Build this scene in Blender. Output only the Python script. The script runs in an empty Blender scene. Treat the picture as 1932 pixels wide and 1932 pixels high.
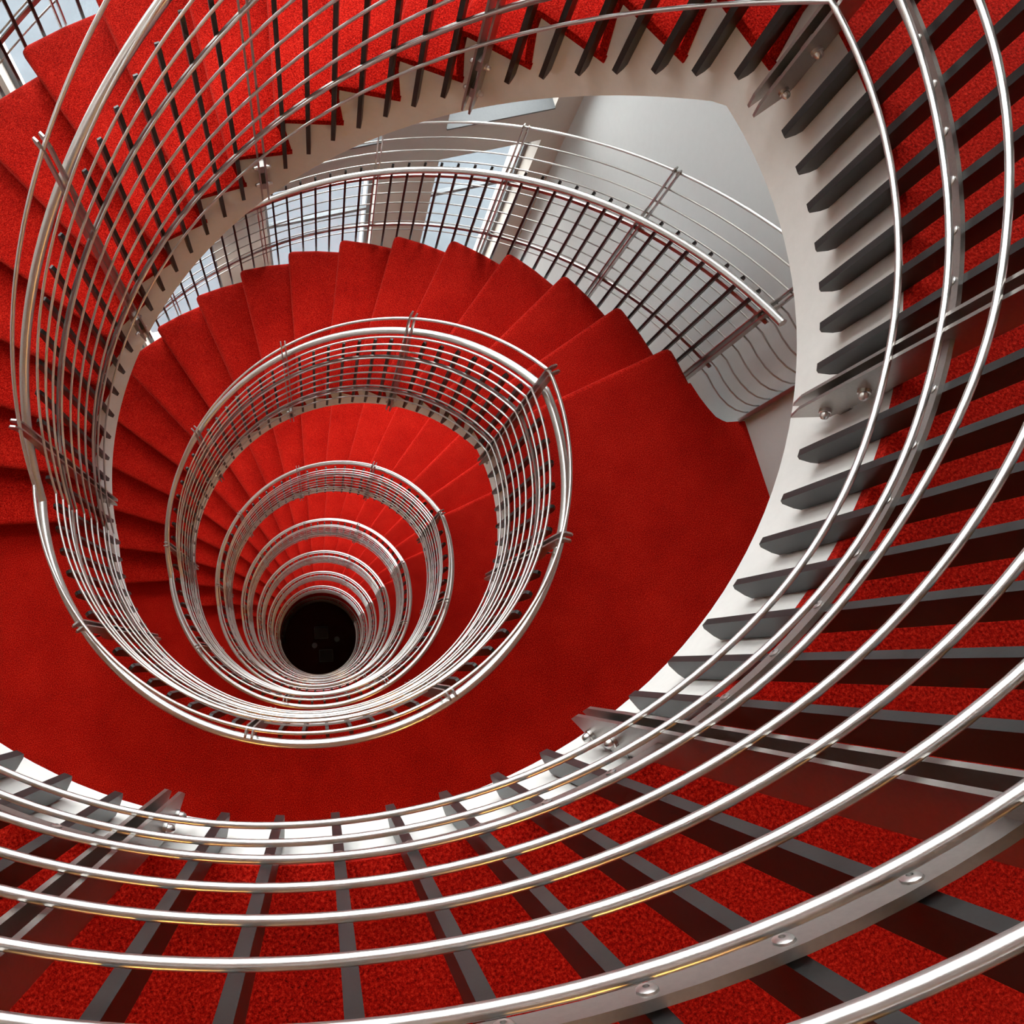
import bpy, math, random
from mathutils import Matrix, Vector

# ---------------------------------------------------------------- camera, sky, exposure
SC = bpy.context.scene
COL = SC.collection
CAM_POS = (-0.22115, -0.91537, 1.41965)
CAM_ROWS = ((0.9446578, -0.3274152, -0.0205168),
            (0.3252863, 0.9267331, 0.1880280),
            (-0.0425497, -0.1842959, 0.9819494))
cam_d = bpy.data.cameras.new('camera')
cam = bpy.data.objects.new('camera', cam_d)
COL.objects.link(cam)
M = Matrix.Identity(4)
for j in range(3):
    for i in range(3):
        M[i][j] = CAM_ROWS[j][i]
    M[j][3] = CAM_POS[j]
cam.matrix_world = M
cam_d.sensor_fit = 'HORIZONTAL'
cam_d.sensor_width = 36.0
cam_d.lens = 1440.0 / 1932.0 * 36.0
cam_d.shift_x = (966.0 - 575.95) / 1932.0
cam_d.shift_y = (981.67 - 966.0) / 1932.0
cam_d.clip_start = 0.02
cam_d.clip_end = 300.0
SC.camera = cam

world = bpy.data.worlds.new('overcast_sky')
SC.world = world
world.use_nodes = True
wb = world.node_tree.nodes['Background']
wb.inputs['Color'].default_value = (1.0, 0.985, 0.965, 1.0)
wb.inputs['Strength'].default_value = 8.0

SC.view_settings.view_transform = 'Standard'
SC.view_settings.look = 'None'
SC.view_settings.gamma = 1.0
SC.view_settings.use_curve_mapping = False
SC.view_settings.exposure = 0.62
SC.cycles.max_bounces = 5
SC.cycles.diffuse_bounces = 3
SC.cycles.glossy_bounces = 3
SC.cycles.use_light_tree = False
SC.cycles.use_adaptive_sampling = True
SC.cycles.adaptive_threshold = 0.04
SC.cycles.transparent_max_bounces = 12
SC.cycles.sample_clamp_indirect = 6.0
SC.cycles.caustics_reflective = False
SC.cycles.caustics_refractive = False

# ---------------------------------------------------------------- measures of the place (metres)
random.seed(7)
H = 3.29644            # storey height
NR = 17                # risers in a flight
RISE = H / NR
RAIL_END = 166.87      # angle (deg) where the sloping rail turns level again
PHI0, DPHI = 6.0, 9.85  # nosing of the landing edge, angle of one tread
NOS = [PHI0 + DPHI * k for k in range(NR)]      # nosing angles; the last is the step above the lower landing
R_IN, R_OUT = 1.280, 2.620
R_FAS = 1.286
R_ROD = 1.200
LEVELS = 8             # landings built, 0 is the one the camera leans over
A = math.radians(-7.5)
E1 = (math.cos(A), math.sin(A))
E2 = (-math.sin(A), math.cos(A))
W_RIGHT, W_BACK, W_LEFT, W_FRONT = 2.86, 3.00, -2.95, -3.40
CEIL_Z = 3.30
GROUND_Z = -LEVELS * H


def rect(a, b, z=0.0):
    return (a * E1[0] + b * E2[0], a * E1[1] + b * E2[1], z)


def pol(R, deg, z=0.0):
    t = math.radians(deg)
    return (R * math.cos(t), R * math.sin(t), z)


def hz(phi):
    """drop of the rail line below landing 0; phi in -193..167"""
    return -H * min(max(phi / RAIL_END, 0.0), 1.0)


def soffit(phi):
    return -0.388 - H * min(max((phi - 5.5) / 159.5, 0.0), 1.0)


# ---------------------------------------------------------------- materials
def new_mat(name):
    m = bpy.data.materials.new(name)
    m.use_nodes = True
    nt = m.node_tree
    return m, nt, nt.nodes['Principled BSDF']


def coords(nt, scale=(1, 1, 1)):
    tc = nt.nodes.new('ShaderNodeTexCoord')
    mp = nt.nodes.new('ShaderNodeMapping')
    mp.inputs['Scale'].default_value = scale
    nt.links.new(tc.outputs['Object'], mp.inputs['Vector'])
    return mp.outputs['Vector']


def noise(nt, vec, scale, detail=2.0, rough=0.5):
    n = nt.nodes.new('ShaderNodeTexNoise')
    n.inputs['Scale'].default_value = scale
    n.inputs['Detail'].default_value = detail
    n.inputs['Roughness'].default_value = rough
    nt.links.new(vec, n.inputs['Vector'])
    return n.outputs['Fac']


def ramp(nt, fac, stops):
    r = nt.nodes.new('ShaderNodeValToRGB')
    el = r.color_ramp.elements
    while len(el) < len(stops):
        el.new(0.5)
    for e, (p, c) in zip(el, stops):
        e.position = p
        e.color = (*c, 1.0)
    nt.links.new(fac, r.inputs['Fac'])
    return r.outputs['Color']


def bump(nt, bs, fac, strength, dist):
    b = nt.nodes.new('ShaderNodeBump')
    b.inputs['Strength'].default_value = strength
    b.inputs['Distance'].default_value = dist
    nt.links.new(fac, b.inputs['Height'])
    nt.links.new(b.outputs['Normal'], bs.inputs['Normal'])


def mat_carpet(name, dark, mid, light):
    m, nt, bs = new_mat(name)
    v = coords(nt)
    pile = noise(nt, v, 170.0, 4.0, 0.75)
    patch = noise(nt, v, 3.0, 3.0, 0.6)
    mix = nt.nodes.new('ShaderNodeMath')
    mix.operation = 'MULTIPLY_ADD'
    mix.inputs[1].default_value = 0.13
    nt.links.new(patch, mix.inputs[0])
    nt.links.new(pile, mix.inputs[2])
    c = ramp(nt, mix.outputs[0], [(0.36, dark), (0.56, mid), (0.80, light)])
    nt.links.new(c, bs.inputs['Base Color'])
    bs.inputs['Roughness'].default_value = 0.95
    bs.inputs['Specular IOR Level'].default_value = 0.05
    bs.inputs['Sheen Weight'].default_value = 0.22
    bs.inputs['Sheen Roughness'].default_value = 0.45
    bs.inputs['Sheen Tint'].default_value = (1.0, 0.25, 0.18, 1.0)
    bump(nt, bs, pile, 0.55, 0.006)
    return m


def mat_plain(name, col, rough=0.6, metal=0.0, spec=0.5, grain=None):
    m, nt, bs = new_mat(name)
    bs.inputs['Roughness'].default_value = rough
    bs.inputs['Metallic'].default_value = metal
    bs.inputs['Specular IOR Level'].default_value = spec
    v = coords(nt)
    g = grain or (60.0, 0.04)
    f = noise(nt, v, g[0], 3.0, 0.6)
    lo = tuple(c * (1.0 - g[1]) for c in col)
    hi = tuple(min(1.0, c * (1.0 + g[1])) for c in col)
    nt.links.new(ramp(nt, f, [(0.3, lo), (0.7, hi)]), bs.inputs['Base Color'])
    return m


CARPET = mat_carpet('red_carpet', (0.045, 0.0004, 0.0003), (0.40, 0.0045, 0.0025), (0.90, 0.045, 0.022))
BROWN = mat_carpet('dark_brown_carpet', (0.06, 0.018, 0.009), (0.13, 0.036, 0.018), (0.18, 0.05, 0.03))
PLASTER = mat_plain('white_plaster', (0.82, 0.80, 0.775), 0.75, 0.0, 0.25, (35.0, 0.02))
GREYWALL = mat_plain('light_grey_wall_paint', (0.50, 0.505, 0.50), 0.85, 0.0, 0.2, (20.0, 0.015))
BEIGE = mat_plain('darkened_beige_wall', (0.56, 0.515, 0.465), 0.8, 0.0, 0.2, (20.0, 0.015))  # shade of the backlit window wall is put into this beige
BROWNWALL = mat_plain('brown_wall_paint', (0.24, 0.20, 0.17), 0.7, 0.0, 0.3, (20.0, 0.03))
STEEL = mat_plain('brushed_stainless', (0.66, 0.645, 0.63), 0.28, 1.0, 0.5, (120.0, 0.05))
STEEL2 = mat_plain('reflection_toned_stainless', (0.40, 0.375, 0.355), 0.38, 1.0, 0.5, (160.0, 0.05))  # darker brownish copy of the steel, dark and red reflections put into its colour
BLACK = mat_plain('black_painted_steel', (0.014, 0.013, 0.0135), 0.40, 0.0, 0.5, (220.0, 0.25))
FRAME = mat_plain('grey_window_frame', (0.20, 0.215, 0.23), 0.5, 0.0, 0.4)
PAVING = mat_plain('asphalt_paving', (0.050, 0.057, 0.064), 0.9, 0.0, 0.2, (0.6, 0.12))
SILL = mat_plain('dimming_sill_board', (0.13, 0.135, 0.14), 0.6, 0.0, 0.3)
DARKWOOD = mat_plain('dark_table_top', (0.012, 0.010, 0.010), 0.5)
PALE = mat_plain('pale_edge', (0.30, 0.32, 0.32), 0.5)
YELLOW = mat_plain('yellow_paint', (0.55, 0.30, 0.03), 0.5)


def mat_glass():
    m, nt, bs = new_mat('window_glass')
    nt.nodes.remove(bs)
    out = nt.nodes['Material Output']
    tr = nt.nodes.new('ShaderNodeBsdfTransparent')
    tr.inputs['Color'].default_value = (0.93, 0.96, 0.97, 1)
    gl = nt.nodes.new('ShaderNodeBsdfGlossy')
    gl.inputs['Roughness'].default_value = 0.02
    lw = nt.nodes.new('ShaderNodeLayerWeight')
    lw.inputs['Blend'].default_value = 0.5
    pw = nt.nodes.new('ShaderNodeMath')
    pw.operation = 'POWER'
    pw.inputs[1].default_value = 4.0
    nt.links.new(lw.outputs['Facing'], pw.inputs[0])
    fr = nt.nodes.new('ShaderNodeMath')
    fr.operation = 'MULTIPLY_ADD'
    fr.inputs[1].default_value = 0.6
    fr.inputs[2].default_value = 0.03
    nt.links.new(pw.outputs[0], fr.inputs[0])
    mx = nt.nodes.new('ShaderNodeMixShader')
    nt.links.new(fr.outputs[0], mx.inputs[0])
    nt.links.new(tr.outputs[0], mx.inputs[1])
    nt.links.new(gl.outputs[0], mx.inputs[2])
    nt.links.new(mx.outputs[0], out.inputs['Surface'])
    return m


GLASS = mat_glass()


def mat_emit(name, col, strength):
    m, nt, bs = new_mat(name)
    bs.inputs['Base Color'].default_value = (*col, 1)
    bs.inputs['Emission Color'].default_value = (*col, 1)
    bs.inputs['Emission Strength'].default_value = strength
    return m


WARM = mat_emit('warm_lamp_tube', (1.0, 0.47, 0.09), 60.0)


# ---------------------------------------------------------------- mesh helpers
class MB:
    def __init__(self):
        self.v, self.f = [], []

    def loft(self, rings, closed=True, caps=True):
        """rings: equal-length point lists; joins neighbouring rings with quads"""
        n = len(rings[0])
        b = len(self.v)
        for r in rings:
            self.v.extend(r)
        m = n if closed else n - 1
        for i in range(len(rings) - 1):
            for j in range(m):
                a0 = b + i * n + j
                a1 = b + i * n + (j + 1) % n
                self.f.append((a0, a1, a1 + n, a0 + n))
        if caps and closed:
            self.f.append(tuple(range(b + n - 1, b - 1, -1)))
            e = b + (len(rings) - 1) * n
            self.f.append(tuple(range(e, e + n)))
        return self

    def box(self, p, q, frame=None):
        pts = [(x, y, z) for z in (p[2], q[2]) for x, y in ((p[0], p[1]), (q[0], p[1]), (q[0], q[1]), (p[0], q[1]))]
        if frame:
            pts = [frame(*t) for t in pts]
        return self.loft([pts[:4], pts[4:]])

    def prism(self, poly, z0, z1):
        return self.loft([[(x, y, z0) for x, y in poly], [(x, y, z1) for x, y in poly]])

    def tube(self, path, r, n=10, caps=True):
        rings = []
        P = [Vector(p) for p in path]
        for i, p in enumerate(P):
            if i == 0:
                t = P[1] - P[0]
            elif i == len(P) - 1:
                t = P[-1] - P[-2]
            else:
                t = (P[i + 1] - p).normalized() + (p - P[i - 1]).normalized()
            t.normalize()
            up = Vector((0, 0, 1)) if abs(t.z) < 0.97 else Vector((1, 0, 0))
            s = t.cross(up).normalized()
            u = s.cross(t)
            rings.append([tuple(p + s * (r * math.cos(2 * math.pi * k / n)) + u * (r * math.sin(2 * math.pi * k / n))) for k in range(n)])
        return self.loft(rings, True, caps)

    def mesh(self, name, mat, smooth=False):
        me = bpy.data.meshes.new(name)
        me.from_pydata(self.v, [], self.f)
        me.materials.append(mat)
        me.update()
        if smooth:
            me.polygons.foreach_set('use_smooth', [len(p.vertices) == 4 for p in me.polygons])
            try:
                me.set_sharp_from_angle(angle=math.radians(40))
            except Exception:
                pass
        return me


def put(name, me, parent=None, loc=(0, 0, 0), rotz=0.0, kind=None):
    o = bpy.data.objects.new(name, me if me.users == 0 else me.copy())   # own mesh data: renders much faster than nested instances
    COL.objects.link(o)
    o.location = loc
    o.rotation_euler = (0, 0, rotz)
    if parent:
        o.parent = parent
    if kind:
        o['kind'] = kind
    return o


def thing(name, label, cat, loc=(0, 0, 0), group=None, kind=None):
    o = bpy.data.objects.new(name, None)
    COL.objects.link(o)
    o.empty_display_size = 0.1
    o.location = loc
    o['label'] = label
    o['category'] = cat
    if group:
        o['group'] = group
    if kind:
        o['kind'] = kind
    return o


def frange(a, b, step):
    n = max(1, int(math.ceil(abs(b - a) / step)))
    return [a + (b - a) * i / n for i in range(n + 1)]


# ---------------------------------------------------------------- building shell
SHELL_BOT, SHELL_TOP = GROUND_Z, CEIL_Z
WT = 0.42


def rb(mb, a0, a1, b0, b1, z0, z1):
    return mb.box((a0, b0, z0), (a1, b1, z1), lambda a, b, z: rect(a, b, z))


def structure(name, mb, mat, label):
    o = put(name, mb.mesh(name, mat), None, (0, 0, 0), 0, 'structure')
    o['label'] = label
    return o


structure('wall_right', rb(MB(), W_RIGHT, W_RIGHT + WT, W_FRONT - WT, W_BACK + WT, SHELL_BOT, SHELL_TOP), GREYWALL,
          'smooth light grey side wall of the stairwell')
structure('wall_left', rb(MB(), W_LEFT - WT, W_LEFT, W_FRONT - WT, W_BACK + WT, SHELL_BOT, SHELL_TOP), BEIGE,
          'beige side wall of the stairwell opposite')
structure('wall_front', rb(MB(), W_LEFT, W_RIGHT, W_FRONT - WT, W_FRONT, SHELL_BOT, SHELL_TOP), BROWNWALL,
          'brown wall behind the landings')

# window wall: bands of glass between piers and spandrels
WIN_COLS = [(1.75, 2.64), (0.22, 1.23), (-1.31, -0.30), (-2.75, -1.83)]
WIN_ROWS = []          # (sill, head)
for j in range(-1, 6):
    s = -0.72 - (j + 1) * H
    WIN_ROWS.append((s, s + H - 0.38))
mb = MB()
edges = [W_LEFT] + [x for c in sorted(WIN_COLS) for x in c] + [W_RIGHT]
for i in range(0, len(edges), 2):
    rb(mb, edges[i], edges[i + 1], W_BACK, W_BACK + WT, SHELL_BOT, SHELL_TOP)
for a0, a1 in WIN_COLS:
    top = SHELL_TOP
    for s, h in WIN_ROWS:
        rb(mb, a0, a1, W_BACK, W_BACK + WT, h, top)
        top = s
    rb(mb, a0, a1, W_BACK, W_BACK + WT, SHELL_BOT, top)
structure('wall_back', mb, BEIGE, 'shade-toned beige wall with tall windows and piers behind the outer rail')

for wi, (a0, a1) in enumerate(WIN_COLS):
    w = a1 - a0
    for ri, (s, h) in enumerate(WIN_ROWS):
        hgt = h - s
        me_f = bpy.data.meshes.get('window_frame_%d' % wi)
        tr = hgt - 0.77
        if me_f is None:
            fb = MB()
            t, d = 0.035, 0.05
            for x0, x1, z0, z1 in ((0, t, 0, hgt), (w - t, w, 0, hgt), (t, w - t, 0, t), (t, w - t, hgt - t, hgt)):
                rb(fb, x0, x1, 0, d, z0, z1)
            me_f = fb.mesh('window_frame_%d' % wi, FRAME)
            rb(tb := MB(), t, w - t, 0.005, d - 0.005, tr - 0.02, tr + 0.02)
            me_t = tb.mesh('transom_%d' % wi, FRAME)
            rb(pl := MB(), t, w - t, 0.02, 0.028, t, tr - 0.02)
            me_p1 = pl.mesh('pane_low_%d' % wi, GLASS)
            rb(pu := MB(), t, w - t, 0.02, 0.028, tr + 0.02, hgt - t)
            me_p2 = pu.mesh('pane_top_%d' % wi, GLASS)
        n = wi * len(WIN_ROWS) + ri + 1
        o = bpy.data.objects.new('window_%d' % n, None)
        COL.objects.link(o)
        o.location = rect(a0, W_BACK + 0.16, s)
        o['kind'] = 'structure'
        o['label'] = 'tall window with a transom in the wall behind the outer rail'
        put('frame', me_f, o)
        put('sill', rb(MB(), 0.0, w, -0.175, 0.0, 0.0, 0.014).mesh('sill', SILL), o)  # dark board added over the sky-lit reveal to tone down its brightness
        put('transom', me_t, o)
        put('pane', me_p1, o)
        put('pane', me_p2, o)

# roof with a glazed rooflight above the inner half of the flights
RL = (-2.4, 1.6, 1.50, 2.80)
mb = MB()
rb(mb, W_LEFT, RL[0], W_FRONT, W_BACK, CEIL_Z, CEIL_Z + 0.25)
rb(mb, RL[1], W_RIGHT, W_FRONT, W_BACK, CEIL_Z, CEIL_Z + 0.25)
rb(mb, RL[0], RL[1], W_FRONT, RL[2], CEIL_Z, CEIL_Z + 0.25)
rb(mb, RL[0], RL[1], RL[3], W_BACK, CEIL_Z, CEIL_Z + 0.25)
structure('ceiling', mb, PLASTER, 'white ceiling with a rooflight opening over the well')
sky = bpy.data.objects.new('window_%d' % (len(WIN_COLS) * len(WIN_ROWS) + 1), None)
COL.objects.link(sky)
sky['kind'] = 'structure'
sky['label'] = 'glazed rooflight over the stairwell'
for i in range(4):
    a = RL[0] + (RL[1] - RL[0]) * i / 4
    b = RL[0] + (RL[1] - RL[0]) * (i + 1) / 4
    put('pane', rb(MB(), a + 0.02, b - 0.02, RL[2], RL[3], CEIL_Z + 0.2, CEIL_Z + 0.21).mesh('rooflight_pane', GLASS), sky)
    if i:
        put('glazing_bar', rb(MB(), a - 0.02, a + 0.02, RL[2], RL[3], CEIL_Z + 0.16, CEIL_Z + 0.24).mesh('glazing_bar', FRAME), sky)

structure('floor', rb(MB(), W_LEFT, W_RIGHT, W_FRONT, W_BACK, GROUND_Z - 0.2, GROUND_Z), BROWN,
          'dark brown floor at the bottom of the stairwell')
g = put('ground', MB().prism([(-80, -80), (80, -80), (80, 80), (-80, 80)], GROUND_Z - 0.5, GROUND_Z - 0.25).mesh('ground', PAVING), None, kind='structure')
g['label'] = 'pale paving outside the windows'

# ---------------------------------------------------------------- one flight and one landing (shared meshes)
CT = 0.026             # carpet thickness


def step_mesh(k):
    """carpet over tread k and the riser below its nosing; z relative to the landing above"""
    prev = NOS[k - 1] if k > 0 else 0.0
    zt = -k * RISE
    outer = [(-0.035, 0.0), (-0.014, -0.003), (-0.004, -0.011), (0.0, -0.024), (-0.003, -0.040), (-0.012, -0.056), (-0.034, -RISE)]
    inner = [(-0.034 - CT, -RISE), (-0.012 - CT, -0.058), (-0.030, -CT - 0.004), (-0.045, -CT)]
    mb = MB()
    rings = []
    for R, drop, pull in ((R_IN, 0.006, 0.0), (R_IN + 0.008, 0.0, 0.0), (1.6, 0, 0), (2.0, 0, 0), (2.4, 0, 0), (R_OUT - 0.05, 0, 0),
                          (R_OUT - 0.022, 0.002, 0.004), (R_OUT - 0.006, 0.010, 0.016), (R_OUT, 0.024, 0.034)):
        back = -math.radians(NOS[k] - prev) * R - (0.064 if k > 0 else 0.0)
        prof = [(back, 0.0), (back * 0.5, 0.0)] + outer + inner + [(back, -CT)]
        ring = []
        for s, z in prof:
            if z > -CT:
                z -= drop
            if s > -0.2 and s > back * 0.45:
                s -= pull
            ring.append(pol(R, NOS[k] + math.degrees(s / R), zt + z))
        rings.append(ring)
    return mb.loft(rings).mesh('step', CARPET, True)


def band(mb, R0, R1, cols):
    """curved band: cols = [(phi, zbot, ztop)]"""
    rings = [[pol(R0, p, a), pol(R1, p, a), pol(R1, p, b), pol(R0, p, b)] for p, a, b in cols]
    return mb.loft(rings)


def string_cols(kind):
    cols = []
    if kind == 'landing':
        return [(p, -0.388, -CT) for p in frange(-195.0, PHI0 - math.degrees(0.041 / R_FAS), 2.5)]
    d = math.degrees(0.041 / R_FAS)
    lo = PHI0 - d
    for k in range(1, NR):
        hi = NOS[k] - d
        zt = -k * RISE - CT
        for p in sorted(frange(lo, hi, 2.6) + ([5.5] if k == 1 else [])):
            cols.append((p, soffit(p), zt))
        lo = hi + 0.02
    for p in frange(lo, 165.0, 2.6):
        cols.append((p, soffit(p), -H - CT))
    return cols


STEP_ME = [step_mesh(k) for k in range(NR)]
FLIGHT_FASCIA = band(MB(), R_FAS, R_FAS + 0.03, string_cols('flight')).mesh('fascia', PLASTER, True)
FLIGHT_STRING = band(MB(), R_OUT - 0.05, R_OUT - 0.015, string_cols('flight')).mesh('outer_string', PLASTER, True)
LAND_FASCIA = band(MB(), R_FAS, R_FAS + 0.03, string_cols('landing')).mesh('fascia', PLASTER, True)
mb = MB()
mb.loft([[pol(R_FAS + 0.005, p, soffit(p)), pol(R_OUT - 0.02, p, soffit(p)), pol(R_OUT - 0.02, p, soffit(p) + 0.04), pol(R_FAS + 0.005, p, soffit(p) + 0.04)]
         for p in frange(4.8, 165.0, 3.0)])
FLIGHT_SOFFIT = mb.mesh('soffit', PLASTER, True)

LAND_A = NOS[-1] - 360.0 - 3.4      # the landing runs on under the last riser
NOTCH = [(2.622, 0.0), (2.637, -0.106), (2.656, -0.189), (2.678, -0.261), (2.718, -0.312), (2.756, -0.333)]


def landing_outline(r_in):
    inner = [pol(r_in, p)[:2] for p in frange(0.0, LAND_A, 3.0)]         # clockwise along the well
    last = pol(R_OUT, LAND_A)[:2]
    outer = [last, rect(W_LEFT, 0.30)[:2], rect(W_LEFT, W_FRONT)[:2], rect(W_RIGHT, W_FRONT)[:2], rect(W_RIGHT, 0.028)[:2]]
    return inner + outer + NOTCH[::-1]


def landing_mesh(name, r_in, z0, z1, mat, skip_notch=False):
    """polygon with a concave rim, filled as quads between the well arc and the outer boundary"""
    poly = landing_outline(r_in)
    n_in = len(frange(0.0, LAND_A, 3.0))
    inner = poly[:n_in][::-1]          # from the flight end round to 0 deg
    outer = poly[n_in:]                # same sense
    # resample the outer boundary by angle so that each well point gets a partner
    def ang(p):
        t = math.degrees(math.atan2(p[1], p[0]))
        return t - 360.0 if t > 100 else t
    seg = outer
    out2 = []
    for p in inner:
        t = math.radians(ang(p))
        d = (math.cos(t), math.sin(t))
        best = None
        for a, b in zip(seg[:-1], seg[1:]):
            ex, ey = b[0] - a[0], b[1] - a[1]
            den = d[0] * ey - d[1] * ex
            if abs(den) < 1e-9:
                continue
            r = (a[0] * ey - a[1] * ex) / den
            u = (a[0] * d[1] - a[1] * d[0]) / den
            if r > 0.5 and -1e-6 <= u <= 1 + 1e-6:
                best = r if best is None else max(best, r)
        if best is None:
            best = math.hypot(*seg[-1]) if ang(p) > -90 else R_OUT
        out2.append((d[0] * best, d[1] * best))
    mb = MB()
    rings = []
    for (x, y), (X, Y) in zip(inner, out2):
        rings.append([(x, y, z0), (X, Y, z0), (X, Y, z1), (x, y, z1)])
    return mb.loft(rings).mesh(name, mat)


_old_frange = frange


def landing_pair():
    # finer angular steps near the notch so that the curved cut reads
    global frange
    def fr(a, b, step):
        if a == 0.0 and step == 3.0:
            return [-0.35 * i for i in range(25)] + [-8.75 - (abs(b) - 8.75) * i / 90 for i in range(91)]
        return _old_frange(a, b, step)
    frange = fr
    c = landing_mesh('carpet', R_IN, -CT, 0.0, CARPET)
    s = landing_mesh('slab', R_FAS + 0.02, -0.388, -CT - 0.001, PLASTER)
    frange = _old_frange
    return c, s


LAND_CARPET, LAND_SLAB = landing_pair()

# ---------------------------------------------------------------- balustrade round the well
POSTS = [-160.8, -119.2, -77.7, -36.8, 0.0, 40.0, 78.4, 116.4, 156.6]
ROD_Z = [0.071, 0.190, 0.310, 0.440, 0.567, 0.692, 0.808, 0.930, 1.050, 1.175]
ROD_R = [1.200, 1.202, 1.195, 1.197, 1.194, 1.194, 1.200, 1.200, 1.190, 1.182]
RAIL_A, RAIL_B = RAIL_END - 360.0, RAIL_END


def rail_path(R, zoff, step=1.6):
    return [pol(R, p, hz(p) + zoff) for p in frange(RAIL_A, 0.0, step)[:-1] + frange(0.0, RAIL_B, step)]


# rods of the top ring bow a little between their posts (metres at mid-bay)
BOW = {(-77.7, -36.8): (0.014, 0.014, -0.017), (-36.8, 0.0): (0.0, -0.006, 0.008), (-119.2, -77.7): (-0.012, -0.008, 0.012, 0.009, 0.012)}


def bow(i, phi):
    for (a, b), amp in BOW.items():
        if a < phi < b and i < len(amp):
            return amp[i] * math.sin(math.pi * (phi - a) / (b - a)) ** 2
    return 0.0


def bowed_path(i, step=1.6):
    return [pol(ROD_R[i], p, hz(p) + ROD_Z[i] + bow(i, p)) for p in frange(RAIL_A, 0.0, step)[:-1] + frange(0.0, RAIL_B, step)]


ROD_ME = [MB().tube(rail_path(ROD_R[i], ROD_Z[i]), 0.0060, 10).mesh('rod', STEEL, True) for i in range(10)]
ROD_TOP_ME = [MB().tube(bowed_path(i), 0.0060, 12).mesh('rod', STEEL, True) for i in range(10)]
TOP_ROD_ME = MB().tube(rail_path(1.216, 1.368), 0.0085, 10).mesh('top_rod', STEEL, True)
HANDRAIL_ME = MB().tube(rail_path(1.290, 1.058), 0.0215, 14).mesh('handrail', STEEL, True)


def flat_mesh(R, zc, w=0.026, t=0.008):
    rings = []
    for p in frange(RAIL_A, 0.0, 2.0)[:-1] + frange(0.0, RAIL_B, 2.0):
        z = hz(p) + zc
        rings.append([pol(R, p, z - w / 2), pol(R + t, p, z - w / 2), pol(R + t, p, z + w / 2), pol(R, p, z + w / 2)])
    return MB().loft(rings).mesh('flat_rail', STEEL2, True)


FLAT_ME = [flat_mesh(1.226, 0.168), flat_mesh(1.222, 0.788)]


def bar_mesh(zb, zt, name='baluster', r0=1.234, r1=1.279, w=0.0175):
    """upright flat bar, chamfered foot, rounded tip; built at angle 0"""
    prof = [(r0, zb + 0.006), (r0 + 0.010, zb - 0.004), (r1 - 0.012, zb), (r1, zb + 0.010), (r1, zt - 0.075), (r1 - 0.006, zt - 0.030),
            (r1 - 0.018, zt - 0.006), (r0 + 0.014, zt), (r0 + 0.004, zt - 0.010), (r0, zt - 0.028)]
    return MB().loft([[(r, -w / 2, z) for r, z in prof], [(r, w / 2, z) for r, z in prof]]).mesh(name, BLACK)


BAR_LAND = bar_mesh(-0.222, 0.985)
BAR_SLOPE = bar_mesh(-0.165, 1.000)


def post_mesh():
    prof = [(1.204, -0.205), (1.214, -0.250), (1.268, -0.195), (1.272, -0.08), (1.272, 0.86), (1.264, 0.96), (1.246, 1.05), (1.240, 1.30),
            (1.242, 1.345), (1.256, 1.350), (1.258, 1.376), (1.246, 1.394), (1.222, 1.392), (1.204, 1.350)]
    mb = MB()
    for y0 in (-0.0185, 0.0105):
        mb.loft([[(r, y0, z) for r, z in prof], [(r, y0 + 0.008, z) for r, z in prof]])
    return mb.mesh('post', STEEL2)


POST_ME = post_mesh()


def bolt_mesh():
    mb = MB()
    for sgn in (-1, 1):
        rings = []
        for d, r in ((0.017, 0.012), (0.026, 0.012), (0.027, 0.009), (0.034, 0.009), (0.039, 0.006), (0.041, 0.001)):
            rings.append([(r * math.cos(t), sgn * d, r * math.sin(t)) for t in [2 * math.pi * i / 10 for i in range(10)]])
        mb.loft(rings)
    rings = [[(0.005 * math.cos(t), y, 0.005 * math.sin(t)) for t in [2 * math.pi * i / 8 for i in range(8)]] for y in (-0.018, 0.018)]
    mb.loft(rings)
    return mb.mesh('bolt', STEEL, True)


BOLT_ME = bolt_mesh()
LUG_ME = MB().box((1.232, -0.0095, -0.02), (1.290, 0.0095, 0.02)).mesh('wall_lug', STEEL2)
BRACKET_ME = MB().tube([(1.258, 0.0, 0.925), (1.272, 0.0, 0.955), (1.290, 0.0, 1.040)], 0.006, 8).mesh('handrail_bracket', STEEL, True)


def screw_mesh():
    rings = []
    for d, r in ((0.0, 0.0090), (-0.002, 0.0085), (-0.0035, 0.0055), (-0.0035, 0.0028), (-0.001, 0.0024)):
        rings.append([(d, r * math.cos(t), r * math.sin(t)) for t in [2 * math.pi * i / 10 for i in range(10)]])
    return MB().loft(rings).mesh('screw', STEEL, True)


SCREW_ME = screw_mesh()


def bar_angles(level):
    out = []
    ps = POSTS + [POSTS[0] + 360.0]
    for a, b in zip(ps[:-1], ps[1:]):
        n = 8
        if a == -36.8 and level > 0:
            n = 7
        for i in range(1, n):
            p = a + (b - a) * i / n
            out.append(p if p <= RAIL_B else p - 360.0)
    return out


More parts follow.
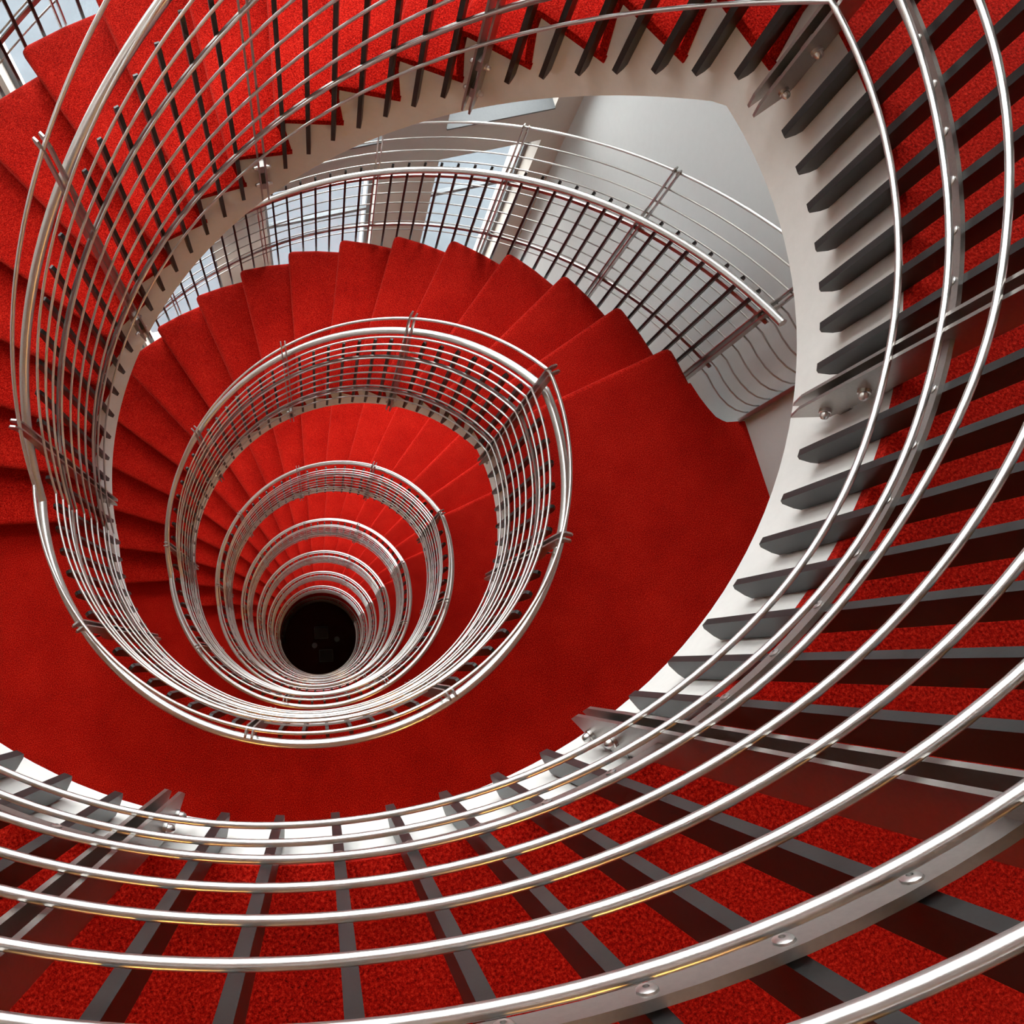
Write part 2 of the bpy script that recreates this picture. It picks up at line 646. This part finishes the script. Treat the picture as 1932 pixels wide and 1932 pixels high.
def balustrade(level, label):
    root = thing('well_balustrade', label, 'balustrade', (0, 0, -level * H), 'balustrades round the open well')
    for i in range(10):
        put('rod', ROD_ME[i] if level else ROD_TOP_ME[i], root)
    put('top_rod', TOP_ROD_ME, root)
    put('handrail', HANDRAIL_ME, root)['label'] = 'thick round steel handrail'
    flats = [put('flat_rail', m, root) for m in FLAT_ME]
    for p in bar_angles(level):
        me = BAR_SLOPE if 1.0 < p < RAIL_END - 1 else BAR_LAND
        put('baluster', me, root, (0, 0, hz(p)), math.radians(p))
        if level == 0 and -135 < p < 10:
            for fl, R, zc in ((flats[0], 1.226, 0.168), (flats[1], 1.222, 0.788)):
                put('screw', SCREW_ME, fl, pol(R, p, hz(p) + zc), math.radians(p))
    for p in POSTS:
        po = put('post', POST_ME, root, (0, 0, hz(p)), math.radians(p))
        if level < 4:
            for z in (-0.052, -0.172):
                put('bolt', BOLT_ME, po, (1.243, 0, z))
                put('wall_lug', LUG_ME, po, (0, 0, z))
        put('handrail_bracket', BRACKET_ME, po)
    return root


ORD = ['topmost, nearest', 'second', 'third', 'fourth', 'fifth', 'sixth', 'seventh', 'lowest']
for k in range(LEVELS):
    balustrade(k, 'steel rod balustrade with black bars round the well, %s ring counted inward' % ORD[k] if k else
               'steel rod balustrade with black bars filling the foreground, nearest the camera')
    z = -k * H
    land = thing('stair_landing', '%s red carpeted landing of the spiral stair, counted from the top' % ORD[k].split(',')[0], 'landing', (0, 0, z), 'landings of the spiral stair')
    put('carpet', LAND_CARPET, land)
    put('slab', LAND_SLAB, land)
    put('fascia', LAND_FASCIA, land)
    fl = thing('stair_flight', '%s red carpeted flight of winding steps, counted from the top' % ORD[k].split(',')[0], 'stairs', (0, 0, z), 'flights of the spiral stair')
    for i in range(NR):
        put('step', STEP_ME[i], fl)
    put('fascia', FLIGHT_FASCIA, fl)
    put('outer_string', FLIGHT_STRING, fl)
    put('soffit', FLIGHT_SOFFIT, fl)

# ---------------------------------------------------------------- outer balustrade of the flights
O_POSTS = [1.5 + 19.45 * i for i in range(9)]
CURL = [(2.700, 0.0), (2.703, -0.09), (2.716, -0.165), (2.738, -0.225), (2.770, -0.272), (2.806, -0.300), (2.838, -0.312)]


def outer_path(R, zoff, curl=True, start=0.0):
    pts = []
    if curl:
        pts += [(x, y, zoff) for x, y in CURL[::-1]][:-1]
    return pts + [pol(R, p, hz(p) + zoff) for p in frange(start, RAIL_END + 2.0, 2.0)]


O_ROD_ME = [MB().tube(outer_path(2.700, z), 0.0048, 8).mesh('rod', STEEL2, True) for z in ROD_Z]  # darker steel than the inner rods, their backlit tone is in the colour
O_TOP_ME = MB().tube(outer_path(2.695, 1.325), 0.0080, 8).mesh('top_rod', STEEL, True)
O_HAND_ME = MB().tube([pol(2.548, p, -H * min(p / RAIL_END, 1.0) + 1.035) for p in frange(-1.6, RAIL_END + 2.0, 2.0)], 0.0215, 14).mesh('handrail', STEEL, True)


def o_flat(zc):
    rings = []
    for p in frange(0.5, RAIL_END + 2.0, 2.0):
        z = hz(p) + zc
        rings.append([pol(2.680, p, z - 0.014), pol(2.690, p, z - 0.014), pol(2.690, p, z + 0.014), pol(2.680, p, z + 0.014)])
    return MB().loft(rings).mesh('flat_rail', STEEL2, True)


O_FLAT_ME = [o_flat(0.168), o_flat(0.788)]
O_BAR_ME = bar_mesh(-0.165, 0.975, 'baluster', 2.640, 2.678, 0.016)


def o_post():
    prof = [(2.630, -0.20), (2.700, -0.24), (2.705, 1.30), (2.690, 1.36), (2.662, 1.372), (2.650, 1.352), (2.672, 1.320), (2.668, 1.02), (2.630, 0.92)]
    mb = MB()
    for y0 in (-0.0185, 0.0105):
        mb.loft([[(r, y0, z) for r, z in prof], [(r, y0 + 0.008, z) for r, z in prof]])
    return mb.mesh('post', STEEL2)


O_POST_ME = o_post()
O_BRK_ME = MB().tube([(2.640, 0.0, 0.92), (2.600, 0.0, 0.945), (2.550, 0.0, 1.018)], 0.006, 8).mesh('handrail_bracket', STEEL, True)
PLATE_ME = MB().box((2.800, -0.345, 0.0), (2.842, -0.322, 1.42)).mesh('wall_plate', STEEL2)
for k in range(2):
    root = thing('outer_balustrade', ['steel rod outer balustrade of the uppermost flight, top left corner',
                                      'steel rod outer balustrade with black bars beyond the red steps, beside the windows'][k],
                 'balustrade', (0, 0, -k * H), 'outer balustrades of the flights')
    for m in O_ROD_ME:
        put('rod', m, root)
    put('top_rod', O_TOP_ME, root)
    put('handrail', O_HAND_ME, root)['label'] = 'thick round steel handrail'
    for m in O_FLAT_ME:
        put('flat_rail', m, root)
    for i, p in enumerate(O_POSTS):
        po = put('post', O_POST_ME, root, (0, 0, hz(p)), math.radians(p))
        put('handrail_bracket', O_BRK_ME, po)
        if i < len(O_POSTS) - 1:
            for j in range(1, 8):
                a = p + 19.45 * j / 8
                put('baluster', O_BAR_ME, root, (0, 0, hz(a)), math.radians(a))
    put('wall_plate', PLATE_ME, root)

# ---------------------------------------------------------------- warm wall lamps on the landings
LAMP_BACK = rb(MB(), -0.30, 0.30, 0.0, 0.02, -0.05, 0.05).mesh('back_plate', STEEL2)
LAMP_GLOW = rb(MB(), -0.27, 0.27, 0.02, 0.05, -0.022, 0.022).mesh('shade', WARM)
for k in range(LEVELS):
    for a, side in ((-1.45, 'left'), (0.75, 'right')):
        lp = thing('wall_lamp', 'warm glowing box lamp on the wall, %s landing from the top, %s one' % (ORD[k].split(',')[0], side), 'lamp',
                   rect(a, W_FRONT, 1.35 - k * H), 'wall lamps of the landings')
        put('back_plate', LAMP_BACK, lp)
        put('shade', LAMP_GLOW, lp)

# ---------------------------------------------------------------- things on the ground floor of the well
for (x, y, rz, lab) in ((0.17, 0.20, -0.30, 'square dark low table on the ground floor, farther from the camera side'),
                        (0.07, -0.62, -0.30, 'square dark low table on the ground floor, nearer the camera side')):
    t = thing('low_table', lab, 'table', (x, y, GROUND_Z), 'low tables at the bottom of the well')
    t.rotation_euler = (0, 0, rz)
    put('table_top', MB().box((-0.23, -0.2, 0.40), (0.23, 0.2, 0.43)).mesh('table_top', DARKWOOD), t)
    for x0, y0, x1, y1 in ((-0.24, -0.21, 0.24, -0.2), (-0.24, 0.2, 0.24, 0.21), (-0.24, -0.2, -0.23, 0.2), (0.23, -0.2, 0.24, 0.2)):
        put('edge_strip', MB().box((x0, y0, 0.395), (x1, y1, 0.435)).mesh('edge_strip', PALE), t)
    for sx in (-0.2, 0.2):
        for sy in (-0.17, 0.17):
            put('leg', MB().box((sx - 0.02, sy - 0.02, 0), (sx + 0.02, sy + 0.02, 0.40)).mesh('leg', DARKWOOD), t)
for (x, y, lab) in ((0.62, -0.20, 'small pale round stool on the dark ground floor, right of the low tables'),
                    (-0.20, -0.15, 'small pale round stool on the dark ground floor, left of the low tables')):
    st = thing('round_stool', lab, 'stool', (x, y, GROUND_Z), 'stools at the bottom of the well')
    rings = [[(r * math.cos(t), r * math.sin(t), z) for t in [2 * math.pi * i / 16 for i in range(16)]] for r, z in ((0.09, 0.40), (0.10, 0.41), (0.10, 0.44), (0.09, 0.45))]
    put('seat', MB().loft(rings).mesh('seat', PALE), st)
    for i in range(3):
        t = 2.1 * i
        put('leg', MB().tube([(0.06 * math.cos(t), 0.06 * math.sin(t), 0.40), (0.10 * math.cos(t), 0.10 * math.sin(t), 0.0)], 0.01, 8).mesh('leg', DARKWOOD), st)
